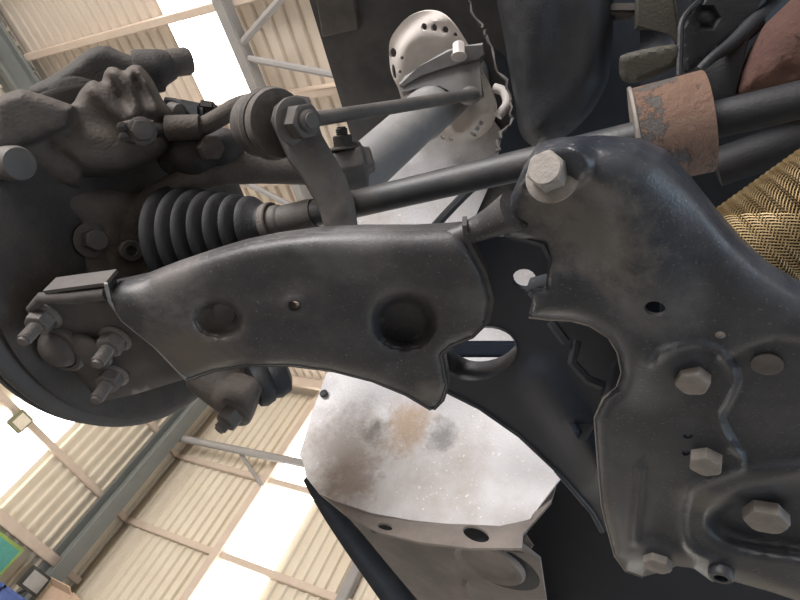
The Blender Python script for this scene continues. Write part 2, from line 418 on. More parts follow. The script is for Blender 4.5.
# ================================================================== THE WORKSHOP
XL, YR, ZR = -9.3, 7.9, 7.25        # left wall, far wall, roof underside
XE, YB = 9.0, -9.0
def struct(o, label): return setp(o, label, 'building', None, 'structure')
fl = struct(obj('floor', box((XL-0.2, YB-3, -0.1), (XE+3, YR+0.2, 0)), 'floor'), 'pale concrete workshop floor below the raised car')
def ribsheet(w, l, pitch=0.205, dep=0.05):
    """trapezoid ribbed sheet in local XY: width along x, length along y, ribs rise towards +z"""
    bm = bmesh.new(); n = max(1, int(round(w/pitch))); p = w/n; prof = []
    for i in range(n):
        prof += [(i*p, 0), (i*p + p*0.60, 0), (i*p + p*0.70, dep), (i*p + p*0.90, dep)]
    prof.append((w, 0)); a = [bm.verts.new((x, 0, z)) for x, z in prof]; b = [bm.verts.new((x, l, z)) for x, z in prof]
    for i in range(len(a)-1): bm.faces.new((a[i], a[i+1], b[i+1], b[i]))
    return bm
SH = {}
def sheet(parent, name, w, l, origin, rx, ry, mat):
    key = (round(w, 3), round(l, 3), mat)
    if key not in SH:
        bm = ribsheet(w, l); me = bpy.data.meshes.new(name); bm.to_mesh(me); bm.free(); me.materials.append(M[mat]); SH[key] = me
    ux, uy = Vector(rx), Vector(ry); m = Matrix((ux, uy, ux.cross(uy))).transposed()
    return obj(name, SH[key], mat, parent, Vector(origin), m)
# roof: sheets run along Y, purlins along X
ceil = struct(obj('ceiling', box((XL-0.2, YB, ZR+0.07), (XE, YR+0.2, ZR+0.09)), 'roofsheet'), 'ribbed beige sheet roof on purlins above the car')
purl = [-8.2 + 1.13*i for i in range(15)]          # 0.84 .. chosen so that two fall at y = 0.58 and 1.71
purl = [0.58 + 1.13*k for k in range(-8, 7)]
sky_cells = {(-6.2, 0), (-6.2, -1), (-2.1, 0), (1.9, -1), (1.9, 0), (-6.2, -5), (-2.1, -5), (1.9, 3)}
for i in range(18):
    x0 = -9.25 + 1.025*i
    for k in range(-8, 6):
        y0 = 0.58 + 1.13*k
        lit = any(abs(x0 + 0.0 - c[0]) < 0.3 and c[1] == k for c in sky_cells)
        sheet(ceil, 'skylight_panel' if lit else 'roof_panel', 1.025, 1.13, (x0 - 0.0, y0, ZR), (1, 0, 0), (0, 1, 0), 'sky' if lit else 'roofsheet')
pm = None
for y in purl:
    if pm is None:
        o = obj('purlin', box((XL, -0.045, -0.20), (XE, 0.045, 0.0), None, 0.008), 'girt', ceil, Vector((0, y, ZR-0.005))); pm = o.data
    else: obj('purlin', pm, None, ceil, Vector((0, y, ZR-0.005)))
# eave beam and rafters along Y
for x, wd, hh, mt in ((-9.18, 0.30, 0.40, 'steel'), (-4.93, 0.16, 0.20, 'truss'), (0.6, 0.16, 0.2, 'truss'), (5.6, 0.16, 0.2, 'truss')):
    bm = join(box((x-wd/2, YB, ZR-0.22-hh), (x+wd/2, YR, ZR-0.22-hh+0.05)), box((x-wd/2, YB, ZR-0.27), (x+wd/2, YR, ZR-0.22)), box((x-wd*0.12, YB, ZR-0.26-hh+0.04), (x+wd*0.12, YR, ZR-0.26)))
    if mt == 'truss': bm.free(); bm = box((x-0.08, YB, ZR-0.36), (x+0.08, YR, ZR-0.20), None, 0.012)
    obj('eave_beam' if mt == 'steel' else 'rafter', bm, mt, ceil)
for a, b in (((-4.90, 1.00), (-4.0, 0.60)), ((-4.88, 1.16), (-3.4, 1.62)), ((-4.96, 3.3), (-6.4, 2.4)), ((-4.9, 3.4), (-3.4, 2.6))):
    obj('roof_brace', tube([(a[0], a[1], ZR-0.30), (b[0], b[1], ZR-0.30)], 0.042, 8), 'truss', ceil)
# left wall: sheets run up, girts along Y
wl = struct(obj('wall_left', box((XL-0.14, YB, 0), (XL-0.10, YR+0.14, ZR+0.05)), 'wall'), 'ribbed cream sheet wall with translucent strip and corner column')
ys = YB
while ys < YR:
    wd = min(1.025, YR-ys); lit = (4.3 < ys+0.5 < 5.9)
    for z0, z1 in ((0, 2.5), (2.5, 3.75), (3.75, 5.2), (5.2, ZR)):
        s = lit and z0 > 2
        sheet(wl, 'translucent_panel' if s else 'wall_panel', wd, z1-z0, (XL-0.05, ys, z0), (0, 1, 0), (0, 0, 1), 'sky' if s else 'wall')
    ys += 1.025 if not (3.0 < ys < 4.5) else (4.66 - ys if ys < 4.6 and ys > 3.3 and abs(4.66-ys) > 0.2 else 1.025)
for z in (2.58, 3.75, 5.2): obj('girt', box((XL-0.02, YB, z-0.055), (XL+0.10, YR, z+0.055), None, 0.01), 'girt', wl)
obj('ledge_beam', box((XL+0.10, 2.5, 2.50), (XL+0.24, 7.15, 2.66), None, 0.01), 'girt', wl)
# far wall: sheets run up, girts along X
wr = struct(obj('wall_far', box((XL-0.1, YR+0.10, 0), (XE, YR+0.14, ZR+0.05)), 'wall'), 'ribbed cream sheet wall with tall translucent panel and mullion')
xs = XL
for i in range(18):
    x0 = XL + 0.45 + 1.025*(i-1) if i else XL
    wd = 1.025 if i else 0.45
    for z0, z1 in ((0, 2.4), (2.4, 3.75), (3.75, 5.2), (5.2, ZR)):
        s = (abs(x0+0.51+6.29) < 0.45 or abs(x0+0.51+1.2) < 0.5 or abs(x0+.51-3.9) < 0.5)
        sheet(wr, 'translucent_panel' if s else 'wall_panel', wd, z1-z0, (x0, YR+0.05, z0), (1, 0, 0), (0, 0, 1), 'sky' if s else 'wall')
for z in (2.2, 3.75, 5.2): obj('girt', box((XL, YR-0.09, z-0.055), (XE, YR+0.02, z+0.055), None, 0.01), 'girt', wr)
for x in (-6.86, -4.35): obj('mullion', box((x-0.08, YR-0.16, 0), (x+0.08, YR-0.02, ZR), None, 0.01), 'girt' if x < -6 else 'truss', wr)
wb = struct(obj('wall_rear', join(box((-8.9, YB-0.1, 5.0), (XE, YB, ZR)), box((-9.3, YB-0.1, 0), (-7.0, YB, 5.0)), box((0.4, YB-0.1, 0), (XE, YB, 5.0))), 'wall'), 'plain cream wall round an opening added for rear daylight')
we = struct(obj('wall_right', join(box((XE, YB, 4.3), (XE+0.1, YR, ZR)), box((XE, YB, 0), (XE+0.1, -1.2, 4.3)), box((XE, 5.2, 0), (XE+0.1, YR, 4.3))), 'wall'), 'plain cream wall round an opening added for side daylight')
# steel I column in the corner
def icolumn(name, x, y, label):
    t = thing(name, label, 'column', (x, y, 0))
    obj('flange', box((x-0.16, y-0.15, 0), (x-0.13, y+0.15, ZR-0.6)), 'steel', t)
    obj('flange', box((x+0.13, y-0.15, 0), (x+0.16, y+0.15, ZR-0.6)), 'steel', t)
    obj('web', box((x-0.13, y-0.012, 0), (x+0.13, y+0.012, ZR-0.6)), 'steel', t)
    obj('base_plate', box((x-0.22, y-0.22, 0), (x+0.22, y+0.22, 0.03)), 'steel', t)
    return t
icolumn('steel_column', XL+0.26, 7.18, 'grey-green steel I-section column standing at the corner of the two sheet walls')
icolumn('steel_column', XL+0.26, 0.0, 'grey-green steel I-section column standing against the translucent-strip wall beyond the brake caliper')
t = setp(obj('tie_tube', tube([(XL+0.3, 7.40, 5.35), (-4.0, 7.40, 5.52)], 0.07, 10), 'truss'), 'pale grey steel tube running level from corner column along the far wall', 'tube')
setp(obj('brace_rod', tube([(-7.55, 7.5, 5.45), (-6.75, 7.72, 5.0)], 0.035, 8), 'truss'), 'thin diagonal brace rod between grey tube and wall mullion', 'brace')
# floodlight on the girt
lp = thing('floodlight', 'small square floodlight with olive housing on the wall girt before the translucent panel', 'lamp', (XL+0.16, 4.87, 3.55))
obj('housing', box((XL+0.13, 4.73, 3.52), (XL+0.22, 5.01, 3.80), None, 0.02), 'lamphouse', lp)
obj('glass', box((XL+0.215, 4.77, 3.57), (XL+0.228, 4.97, 3.76)), 'lampface', lp)
obj('bracket', tube([(XL+0.17, 4.72, 3.66), (XL+0.12, 4.66, 3.72)], 0.012, 6), 'greyp', lp)
# clutter in the lower corner
bn = thing('wall_banner', 'teal banner with lime border hanging under the ledge beam', 'banner', (XL+0.2, 6.3, 1.4))
obj('cloth', box((XL+0.14, 5.3, 1.45), (XL+0.155, 6.50, 2.40)), 'teal', bn)
obj('border', box((XL+0.13, 5.3, 2.40), (XL+0.16, 6.54, 2.45)), 'lime', bn); obj('border', box((XL+0.13, 6.50, 1.45), (XL+0.16, 6.54, 2.40)), 'lime', bn)
cb = thing('cardboard_box', 'tan cardboard box standing beside the corner column', 'box', (XL+1.0, 6.9, 0))
obj('carton', box((XL+0.60, 6.98, 0.9), (XL+1.20, 7.45, 2.30), None, 0.01), 'cardboard', cb); obj('flap', obox(Vector((XL+0.95, 6.96, 2.27)), XA, Vector((0, 1, -0.5)), Vector((0, 0.5, 1)), (0.5, 0.25, 0.012)), 'cardboard', cb)
obj('stand', box((XL+0.55, 6.95, 0), (XL+1.22, 7.45, 0.89)), 'cardboard', cb)
dv = thing('wall_monitor', 'small black-framed monitor mounted in front of the corner column', 'monitor', (XL+0.75, 6.62, 1.95))
obj('casing', box((XL+0.66, 6.46, 2.02), (XL+0.74, 6.86, 2.32), None, 0.01), 'blackp', dv); obj('screen', box((XL+0.735, 6.50, 2.06), (XL+0.75, 6.82, 2.28)), 'greyp', dv); obj('arm', tube([(XL+0.70, 6.66, 2.03), (XL+0.55, 6.66, 1.90), (XL+0.25, 6.66, 1.90)], 0.02, 8), 'blackp', dv)
cr = thing('storage_crate', 'blue plastic crate below the small monitor', 'crate', (XL+0.8, 6.4, 1.4))
obj('bin', join(box((XL+0.6, 6.0, 1.5), (XL+1.1, 6.62, 1.53)), box((XL+0.6, 6.0, 1.5), (XL+0.63, 6.62, 1.9)), box((XL+1.07, 6.0, 1.5), (XL+1.1, 6.62, 1.9)), box((XL+0.6, 6.0, 1.5), (XL+1.1, 6.03, 1.9)), box((XL+0.6, 6.59, 1.5), (XL+1.1, 6.62, 1.9))), 'blue', cr)
obj('rim', join(box((XL+0.58, 5.98, 1.88), (XL+1.12, 6.04, 1.92)), box((XL+0.58, 6.58, 1.88), (XL+1.12, 6.64, 1.92)), box((XL+0.58, 6.0, 1.88), (XL+0.64, 6.62, 1.92)), box((XL+1.06, 6.0, 1.88), (XL+1.12, 6.62, 1.92))), 'blue', cr)
ck = thing('shelf_rack', 'tan board shelf rack standing along the wall below the banner', 'shelf', (XL+0.7, 6.2, 0))
obj('shelf', box((XL+0.3, 5.4, 1.44), (XL+1.15, 6.9, 1.48)), 'cardboard', ck)
for a in (5.45, 6.85):
    for b in (XL+0.35, XL+1.1): obj('post', box((b-0.02, a-0.02, 0), (b+0.02, a+0.02, 1.44)), 'steel', ck)

# ================================================================== THE CAR
# ---- wheel arch liner: a drum round the axle
AXY, AXZ = 0.21, 1.5+0.27
drum = CylX(AXY, AXZ, 0.36)
lin = thing('wheel_arch_liner', 'pale grey plastic wheel arch liner sprinkled with dirt, behind the control arm', 'liner', P(430, 450, 0.70))
lout = [(326, 374), (335, 366), (352, 340), (400, 300), (450, 255), (560, 250), (600, 320), (600, 430), (556, 484), (530, 519), (500, 527), (450, 524), (410, 520), (372, 513), (335, 500), (318, 492), (306, 477), (303, 462), (299, 455), (304, 440), (312, 412)]
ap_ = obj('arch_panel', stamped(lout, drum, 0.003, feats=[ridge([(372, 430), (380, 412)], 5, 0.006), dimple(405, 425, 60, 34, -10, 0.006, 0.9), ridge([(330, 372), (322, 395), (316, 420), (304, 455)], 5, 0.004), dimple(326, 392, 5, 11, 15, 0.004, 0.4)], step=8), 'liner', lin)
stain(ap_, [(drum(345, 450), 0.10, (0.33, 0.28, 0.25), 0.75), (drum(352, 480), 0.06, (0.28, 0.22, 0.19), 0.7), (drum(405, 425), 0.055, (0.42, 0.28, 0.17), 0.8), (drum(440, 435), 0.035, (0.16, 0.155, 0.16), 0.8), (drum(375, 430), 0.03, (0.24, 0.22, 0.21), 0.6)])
obj('clip', lathe([(0.006, 0), (0.006, 0.003), (0.003, 0.004)], drum(324, 394), Vector((0, -1, 0)), 12), 'rubber', lin)
# the lower skirt of the liner, its flange, and the panel under the bumper
skirt = Plane(drum(430, 512), Vector((0.10, 1.0, -0.30)))
obj('skirt', stamped([(318, 492), (335, 499), (372, 512), (410, 519), (450, 523), (500, 526), (530, 518), (556, 484), (551, 502), (523, 534), (522, 548), (470, 548), (420, 542), (378, 532), (345, 514)], skirt, 0.003, holes=[ell(385, 526.5, 8, 3.5, 15, 14), ell(476, 534, 14, 7, 22, 18)], feats=[rollpath([(318, 492), (335, 499), (372, 512), (410, 519), (450, 523), (500, 526), (530, 518)], 8, 0.006)], step=4.5), 'linerbrown', lin)
flange = Plane(P(490, 560, 0.70), ZA)
obj('flange', stamped([(345, 513), (378, 531), (420, 541), (470, 547), (522, 546), (540, 560), (546, 600), (552, 640), (430, 650), (390, 600)], flange, 0.004, feats=[ridge([(465, 585), (480, 640)], 5, 0.006, 0)], step=6), 'linerbrown', lin)
pc = flange(489, 561)
obj('plug_shade_ring', lathe([(0.030, -0.003), (0.055, -0.003), (0.055, 0.0004), (0.030, 0.0004)], flange(496, 566), DN, 40), 'rubber', lin)  # flat dark ring, painted shade of the gap round the plug
obj('skirt_backing', slab([(350, 506), (410, 522), (470, 526), (530, 522), (520, 545), (420, 540), (372, 530)], Plane(skirt(430, 520) + skirt.n*0.025, skirt.n), 0.004), 'body', lin)  # dark sheet added so the skirt holes look like shaded cavities
obj('round_plug', lathe([(0.046, -0.014), (0.047, 0.004), (0.044, 0.007), (0.040, 0.006), (0.036, 0.003), (0.001, 0.004)], pc, DN, 40), 'linerbrown', lin)
tb = flange(514, 541); obj('tab', stamped([(494, 531), (505, 524), (524, 532), (533, 545), (528, 553), (505, 552)], Plane(P(512, 541, 0.66), ZA*0.6 + YA), 0.004, holes=[ell(513, 538, 6, 4, 20)], step=6), 'linerbrown', lin)
# black rubber lip along the outer edge
lip = [P(306, 478, 0.745), P(325, 505, 0.75), P(350, 537, 0.76), P(385, 583, 0.77), P(420, 628, 0.78)]
obj('edge_lip', tube(lip, [0.006, 0.012, 0.018, 0.022, 0.026], 10, smooth=4, flat=0.5), 'rubber', lin)
# ---- dark arch wall behind the strut
arch = thing('arch_wall', 'dark grey inner wheel arch wall behind the pale spring seat', 'liner', P(420, 60, 0.85))
drum2 = CylX(AXY, AXZ, 0.44)
obj('arch_panel', stamped([(303, -20), (340, 100), (352, 140), (362, 200), (420, 240), (520, 250), (540, 120), (530, -20)], drum2, 0.003, feats=[dimple(440, 170, 60, 40, 0, 0.004, 1.0)], step=12), 'linerdark', arch)
obj('stiffener', slab([(314, -8), (322, 38), (358, 30), (350, -20)], Plane(drum2(335, 15)-drum2.nrm(drum2(335, 15))*0.01, drum2.nrm(drum2(335, 15))), 0.010, 0.003), 'link', arch)
obj('light_web', stamped([(352, 228), (390, 150), (440, 128), (492, 118), (508, 140), (495, 172), (470, 228)], CylX(AXY, AXZ, 0.436), 0.002, feats=[dimple(470, 165, 14, 7, -10, 0.006, 0.6), dimple(408, 150, 10, 8, 0, 0.005, 0.6)], step=7), 'liner', arch)
obj('wiring', tube([P(430, 232, 0.62), P(448, 212, 0.62), P(470, 190, 0.63), P(492, 172, 0.64)], 0.005, 8, smooth=5), 'rubber', arch)
# ---- body: inner fender, hood added to block roof light over the engine bay, floor pan, outer fender
body = thing('car_body', 'dark underside body shell of the raised car round the engine bay', 'car', (0.4, 0.3, 2.15))
obj('hood', box((-0.48, -0.60, 2.52), (1.3, 1.15, 2.55)), 'body', body)
obj('firewall', box((-0.16, -0.62, 1.95), (1.3, -0.58, 2.52)), 'body', body)
obj('front_panel', box((-0.20, 1.10, 1.90), (1.3, 1.15, 2.52)), 'body', body)
obj('outer_fender', box((-0.49, -0.2, 2.28), (-0.47, 1.10, 2.55)), 'linerdark', body)
ragged = [P(462, -10, 0.66), P(480, 25, 0.66), P(486, 38, 0.66), P(497, 66, 0.655), P(510, 92, 0.65), P(511, 118, 0.645), P(501, 134, 0.64), P(498, 152, 0.635)]
rj = [p + Vector((random.uniform(-1, 1), random.uniform(-1, 1), random.uniform(-1, 1)))*0.0025 for p in [Vector(q) for q in catmull([tuple(p) for p in ragged], 5)]]
obj('ragged_edge', tube(rj, [random.uniform(0.001, 0.0026) for _ in rj], 6), 'link', body)
obj('edge_skin', stamped([(455, -30), (479, 25), (487, 40), (498, 68), (511, 93), (511, 118), (502, 134), (498, 158), (560, 190), (640, 160), (640, -30)], Plane(P(520, 60, 0.70), ray(520, 60)), 0.003, step=16), 'body', body)
obj('floor_pan', box((0.12, -1.6, 2.05), (1.3, -0.60, 2.10)), 'body', body)
# ---- undertray
setp(obj('undertray', stamped([(535, 455), (600, 440), (680, 500), (760, 575), (900, 590), (900, 700), (560, 720), (538, 600), (524, 545)], Plane(P(620, 560, 0.72), ZA*0.9+YA*0.35), 0.004, feats=[ridge([(543, 520), (546, 600)], 4, 0.004, 0)], step=14), 'body'), 'dark plastic undertray panel in front of the subframe end bolts', 'panel')
# ---- dark side member with an oval hole
mem = thing('side_member', 'dark navy side member with an oval hole behind the control arm tip', 'beam', P(520, 380, 0.50))
mpl = Plane((0, 0, 1.5+0.335), ZA)
mout = [(456, 238), (520, 236), (600, 250), (660, 300), (660, 420), (650, 520), (604, 532), (585, 505), (556, 470), (520, 436), (480, 408), (445, 390), (425, 372), (430, 330), (450, 280)]
oval = ell(480, 353, 37, 25, -14, 30); slot = ell(524, 279, 12, 10, 0, 16)
obj('beam_web', stamped(mout, mpl, 0.004, holes=[oval, slot], feats=[ridge([(540, 380), (600, 470)], 30, 0.012, 0), dimple(580, 427, 9, 5, 0, 0.008, 0.4)], step=9), 'member', mem)
# collar round the oval hole (drawn inward, away from the viewer)
def collar(path, surf, depth, out=0.002):
    bm = bmesh.new(); c = sum((surf(*p) for p in path), Vector())/len(path); rr = []
    for t, s in ((-out, 1.03), (0.0, 0.985), (depth, 0.95), (depth, 1.05), (0.002, 1.06)):
        rr.append([bm.verts.new(c + (surf(*p)-c)*s + surf.nrm(c)*t) for p in path])
    n = len(path)
    for i in range(5):
        for k in range(n): bm.faces.new((rr[i][k], rr[i][(k+1) % n], rr[(i+1) % 5][(k+1) % n], rr[(i+1) % 5][k]))
    return bm
obj('hole_collar', collar(oval, mpl, 0.022), 'sub', mem)
obj('edge_flange', tube([mpl(*p) for p in ((556, 470), (575, 492), (592, 512), (602, 531))], 0.003, 8), 'sub', mem)
obj('lower_edge', tube([mpl(*p) for p in ((440, 388), (480, 408), (520, 436), (556, 470), (585, 505))], 0.0025, 6), 'sub', mem)
obj('inner_bar', obox(P(484, 349, 0.58), RGT, UPV, FWD, (0.085, 0.017, 0.01), 0.003), 'member', mem)
for a in (((551, 322), (566, 342)), ((577, 340), (572, 362), (588, 380), (604, 386))): obj('rear_bracket', tube([P(*q, 0.44) for q in a], 0.004, 6), 'sub', mem)

# ---- subframe
SZ = 1.5 + 0.285
sp = Plane((0, 0, SZ), ZA)
sf = thing('front_subframe', 'large dark pressed steel subframe plate with six bolts', 'subframe', sp(690, 400))
sout = [(536, 146), (560, 140), (600, 138), (640, 141), (665, 152), (691, 180), (718, 214), (740, 240), (768, 265), (800, 285), (880, 330), (890, 640), (800, 602), (770, 592), (731, 581), (712, 582), (694, 569), (677, 566), (661, 572), (643, 577), (626, 571), (615, 556), (608, 530), (602, 505), (599, 472), (597, 446), (595, 418), (604, 398), (617, 388), (622, 373), (618, 352), (609, 337), (590, 325), (571, 320), (549, 319), (529, 317), (532, 300), (525, 291), (546, 286), (548, 262), (541, 247), (520, 241), (504, 237), (500, 226), (511, 196), (524, 166)]
rpath = [(653, 362), (668, 350), (700, 346), (724, 356), (735, 377), (727, 400), (719, 415), (727, 436), (742, 456), (741, 467), (716, 477), (692, 488), (685, 505), (683, 530), (691, 549), (712, 560)]
rdense = catmull(rpath, 4)
inner = rpath + [(760, 590), (900, 640), (900, 420), (800, 400), (770, 330), (700, 330)]
sfe = [ridge(rpath, 8, 0.0035, 5), basin(catmull(rpath, 5)[15:46] + [(800, 462), (860, 455), (860, 345), (775, 338)], 12, 0.004, 0),
       basin([(712, 515), (735, 497), (775, 487), (830, 478), (880, 480), (880, 560), (790, 552), (740, 544), (716, 532)], 22, 0.014, 4),
       ridge([(600, 150), (636, 250), (652, 300), (648, 350)], 70, 0.010, 4),
       rollpath(sout[2:11], 46, 0.022),
       dimple(556, 168, 36, 24, -15, -0.006, 0.4), dimple(560, 225, 40, 40, 0, 0.010, 1.2),
       ridge([(640, 470), (634, 540)], 8, 0.003, 0), dimple(658, 555, 26, 16, 10, -0.003, 0.7)]
sholes = [ell(655, 309, 11, 7.5, 8, 20), ell(688, 436, 5, 3, 0, 10), ell(686, 453, 4, 3, 0, 10), ell(720, 463, 4, 3.5, 0, 10)]
pp_ = obj('pressed_plate', stamped(sout, sp, 0.0035, holes=sholes, roll=(14, 0.010), feats=sfe, step=3.6), 'sub', sf)
stain(pp_, [(sp(590, 235), 0.06, (0.17, 0.16, 0.15), 0.7), (sp(545, 215), 0.03, (0.15, 0.135, 0.12), 0.7), (sp(610, 190), 0.025, (0.15, 0.15, 0.15), 0.6), (sp(660, 300), 0.045, (0.12, 0.12, 0.125), 0.6), (sp(700, 500), 0.03, (0.14, 0.13, 0.12), 0.6)])
# skirt wall that gives the box section its depth
def wallstrip(path, surf, h0, h1, name, mat, parent):
    bm = bmesh.new(); n = surf.nrm(None); o3 = [surf(*p) + ray(*p)*(h0/ray(*p).dot(n)) for p in path]; rows = []
    for k, hh in ((0, 0), (0, h1-h0), (1, h1-h0), (1, 0)):
        row = []
        for i, q in enumerate(o3):
            t = (o3[min(i+1, len(o3)-1)] - o3[max(i-1, 0)]).normalized(); s = t.cross(n)
            row.append(bm.verts.new(q + n*hh + s*(0.003*k)))
        rows.append(row)
    for r in range(4):
        for i in range(len(path)-1): bm.faces.new((rows[r][i], rows[r][i+1], rows[(r+1) % 4][i+1], rows[(r+1) % 4][i]))
    for i in (0, len(path)-1): bm.faces.new([rows[r][i] for r in range(4)])
    return obj(name, bm, mat, parent)
wallstrip([(529, 317), (549, 319), (571, 320), (590, 325), (609, 337), (618, 352), (622, 373), (617, 388), (604, 398)], sp, 0.009, 0.045, 'notch_wall', 'sub', sf)
wallstrip([(604, 398), (595, 418), (597, 446), (599, 472), (602, 505), (608, 530), (615, 556), (626, 571), (643, 577), (661, 572), (677, 566), (694, 569), (712, 582), (731, 581), (770, 592), (800, 602)], sp, 0.009, 0.028, 'side_wall', 'sub', sf)
wallstrip([(504, 237), (520, 241), (541, 247), (548, 262), (546, 286), (525, 291)], sp, 0.009, 0.024, 'hook_wall', 'sub', sf)
lipp = [sp(*p) + ray(*p)*(0.0095/ray(*p).z) for p in ((529, 317), (549, 319), (571, 320), (590, 325), (609, 337), (618, 352), (622, 373), (617, 388), (604, 398), (595, 418), (597, 446), (599, 472), (602, 505), (608, 530), (615, 556), (626, 571), (643, 577))]
obj('edge_bead', tube(lipp, 0.0012, 6), 'lip', sf)
bolt('corner_bolt', sp(556, 180) + Vector((-0.05, -0.75, -0.75))*0.006, Vector((-0.05, -0.75, -0.75)), 0.0105, 0.0125, 0.0150, 0.004, 'bolt', sf, spin=0.3)
for (a, b), r, s in (((693, 375), 0.0105, 0.2), ((706, 457), 0.0115, 0.5), ((766, 522), 0.0155, 0.1), ((658, 557), 0.0125, 0.9)):
    bolt('hex_bolt', sp(a, b) + ZA*(0.001 if b < 500 else 0.009 if a > 700 else 0.0), DN, r, 0.0105, 0, 0.0, 'bolt', sf, spin=s)
obj('collar_nut', lathe([(0.010, 0), (0.010, 0.012), (0.0085, 0.014), (0.0055, 0.014), (0.0055, 0.002)], sp(721, 570) + ZA*0.006, DN, 20), 'sub', sf)
obj('flat_plug', lathe([(0.0085, 0), (0.0085, 0.0015), (0.0075, 0.002), (0.001, 0.002)], sp(767, 367) + ZA*0.003, DN, 24), 'link', sf)
obj('small_rivet', lathe([(0.003, 0), (0.003, 0.001), (0.0015, 0.002)], sp(720, 335) + ZA*0.001, DN, 12), 'bolt', sf)
obj('mount_tongue', tube([P(450, 240, 0.372), P(470, 232, 0.368), P(492, 222, 0.36), P(515, 210, 0.345)], [0.008, 0.008, 0.010, 0.013], 14, smooth=3), 'arm', sf)

# ---- lower control arm
A0 = P(470, 250, 0.36); adir = (P(62, 348, 0.46) - A0)
side = YA - adir.normalized()*YA.dot(adir.normalized())
anorm = adir.cross(side).normalized()
ap = Plane(A0, anorm)
ca = thing('lower_control_arm', 'dusty black pressed steel lower control arm with two large round recesses', 'control arm', ap(290, 320))
aout = [(105, 284), (115, 282), (147, 275), (178, 263), (217, 250), (247, 241), (280, 234.5), (320, 229), (362, 227), (415, 227), (452, 225), (462, 224), (464, 240), (471, 253), (483, 275), (490, 300), (486, 321), (471, 336), (450, 345), (440, 354), (443, 370), (446, 385), (441, 400), (432, 409), (407, 394), (373, 380), (334, 370), (292, 364.5), (245, 364), (212, 370), (185, 379.5), (154, 347), (122, 321), (109, 302)]
top = aout[1:12]
afe = [rollpath(top, 34, 0.026), rollpath(aout[17:31], 10, 0.004), rollpath(aout[11:17], 14, 0.006),
       dimple(218, 319, 22, 16, 8, 0.009, 0.5), dimple(216, 318, 29, 22, 8, 0.002, 0.5), dimple(404, 321, 28, 25, 10, 0.017, 0.5), dimple(404, 321, 36, 33, 10, 0.003, 0.5), dimple(294, 306, 13, 10, 0, -0.002, 0.6),
       ridge([(130, 300), (200, 345), (300, 345), (380, 365)], 26, 0.003, 3), dimple(240, 280, 90, 22, -10, 0.004, 1.2)]
as_ = obj('arm_shell', stamped(aout, ap, 0.0035, holes=[ell(294, 306, 7, 5.5, 0, 16)], feats=afe, step=3.6), 'arm', ca)
stain(as_, [(ap(200, 355), 0.07, (0.115, 0.093, 0.078), 0.8), (ap(160, 285), 0.05, (0.15, 0.138, 0.13), 0.6), (ap(340, 243), 0.05, (0.15, 0.15, 0.155), 0.45), (ap(430, 392), 0.02, (0.16, 0.14, 0.125), 0.7), (ap(475, 300), 0.025, (0.11, 0.11, 0.11), 0.5)])
obj('edge_seam', tube([ap(*p) + ap.n*0.001 for p in [(105, 284), (109, 302), (122, 321), (154, 347), (185, 379.5)]], 0.0014, 6), 'lip', ca)
obj('bottom_seam', tube([ap(*p) + ray(*p)*(0.0042/ray(*p).dot(ap.n)) for p in aout[17:31]], 0.0012, 6), 'arm', ca)
wallstrip([(462, 226), (464, 240), (471, 253), (483, 275), (490, 300), (486, 321), (471, 336), (450, 345), (440, 354), (443, 370), (446, 385), (441, 400), (432, 409)], ap, 0.006, 0.018, 'end_wall', 'arm', ca)
wallstrip([(432, 409), (407, 394), (373, 380), (334, 370), (292, 364.5), (245, 364), (212, 370), (185, 379.5)], ap, 0.005, 0.026, 'lower_wall', 'arm', ca)
obj('collared_hole', collar(ell(294, 306, 7, 5.5, 0, 16), ap, 0.010, 0.001), 'lip', ca)
obj('recess_plug', lathe([(0.0095, -0.003), (0.0095, 0.001), (0.0085, 0.002), (0.001, 0.002)], ap(220, 320) + ap.n*0.0105, -ap.n, 26), 'arm', ca)
# outer plate carrying the ball joint
bp = Plane(ap(100, 340) + ap.n*0.010, ap.n)
bout = [(45, 294), (105, 296), (190, 330), (192, 377), (136, 394), (100, 402), (84, 384), (62, 370), (40, 352), (29, 328), (32, 306)]
obj('joint_plate', stamped(bout, bp, 0.006, roll=(7, 0.003), step=6, feats=[dimple(150, 385, 40, 20, -15, 0.003, 1.0)]), 'arm_plate', ca)
wallstrip([(45, 294), (75, 290), (107, 286)], bp, -0.0055, 0.012, 'plate_flange', 'link', ca)
obj('plate_fold', tube([bp(*p) - bp.n*0.004 for p in ((33, 306), (45, 295), (75, 294), (110, 290))], [0.003, 0.005, 0.0055, 0.0055], 10), 'arm_plate', ca)
# ---- ball joint (a thing of its own, held by three nuts)
bj = thing('ball_joint', 'round ball joint with three threaded studs and nuts through the arm end', 'ball joint', bp(60, 348))
jd = -bp.n
bq = bp(62, 346)
obj('joint_cup', lathe([(0.0235, -0.004), (0.0235, 0.004), (0.022, 0.006), (0.0185, 0.006), (0.0178, 0.004), (0.0165, 0.0075), (0.0125, 0.0125), (0.007, 0.0148), (0.0005, 0.0155)], bq, jd + Vector((-0.12, -0.15, 0)), 36), 'arm_plate', bj)
obj('joint_shoulder', ball(bp(86, 350), 0.020, None, (1.5, 1.0, 0.45)), 'arm_plate', bj)
for (a, b), s in (((46, 316), 0.2), ((116, 338), 0.5), ((114, 374), 0.9)):
    bolt('stud_nut', bp(a, b), jd, 0.0105, 0.010, 0.0135, 0.0035, 'boltdirty', bj, 0.018, 0.0055, s)

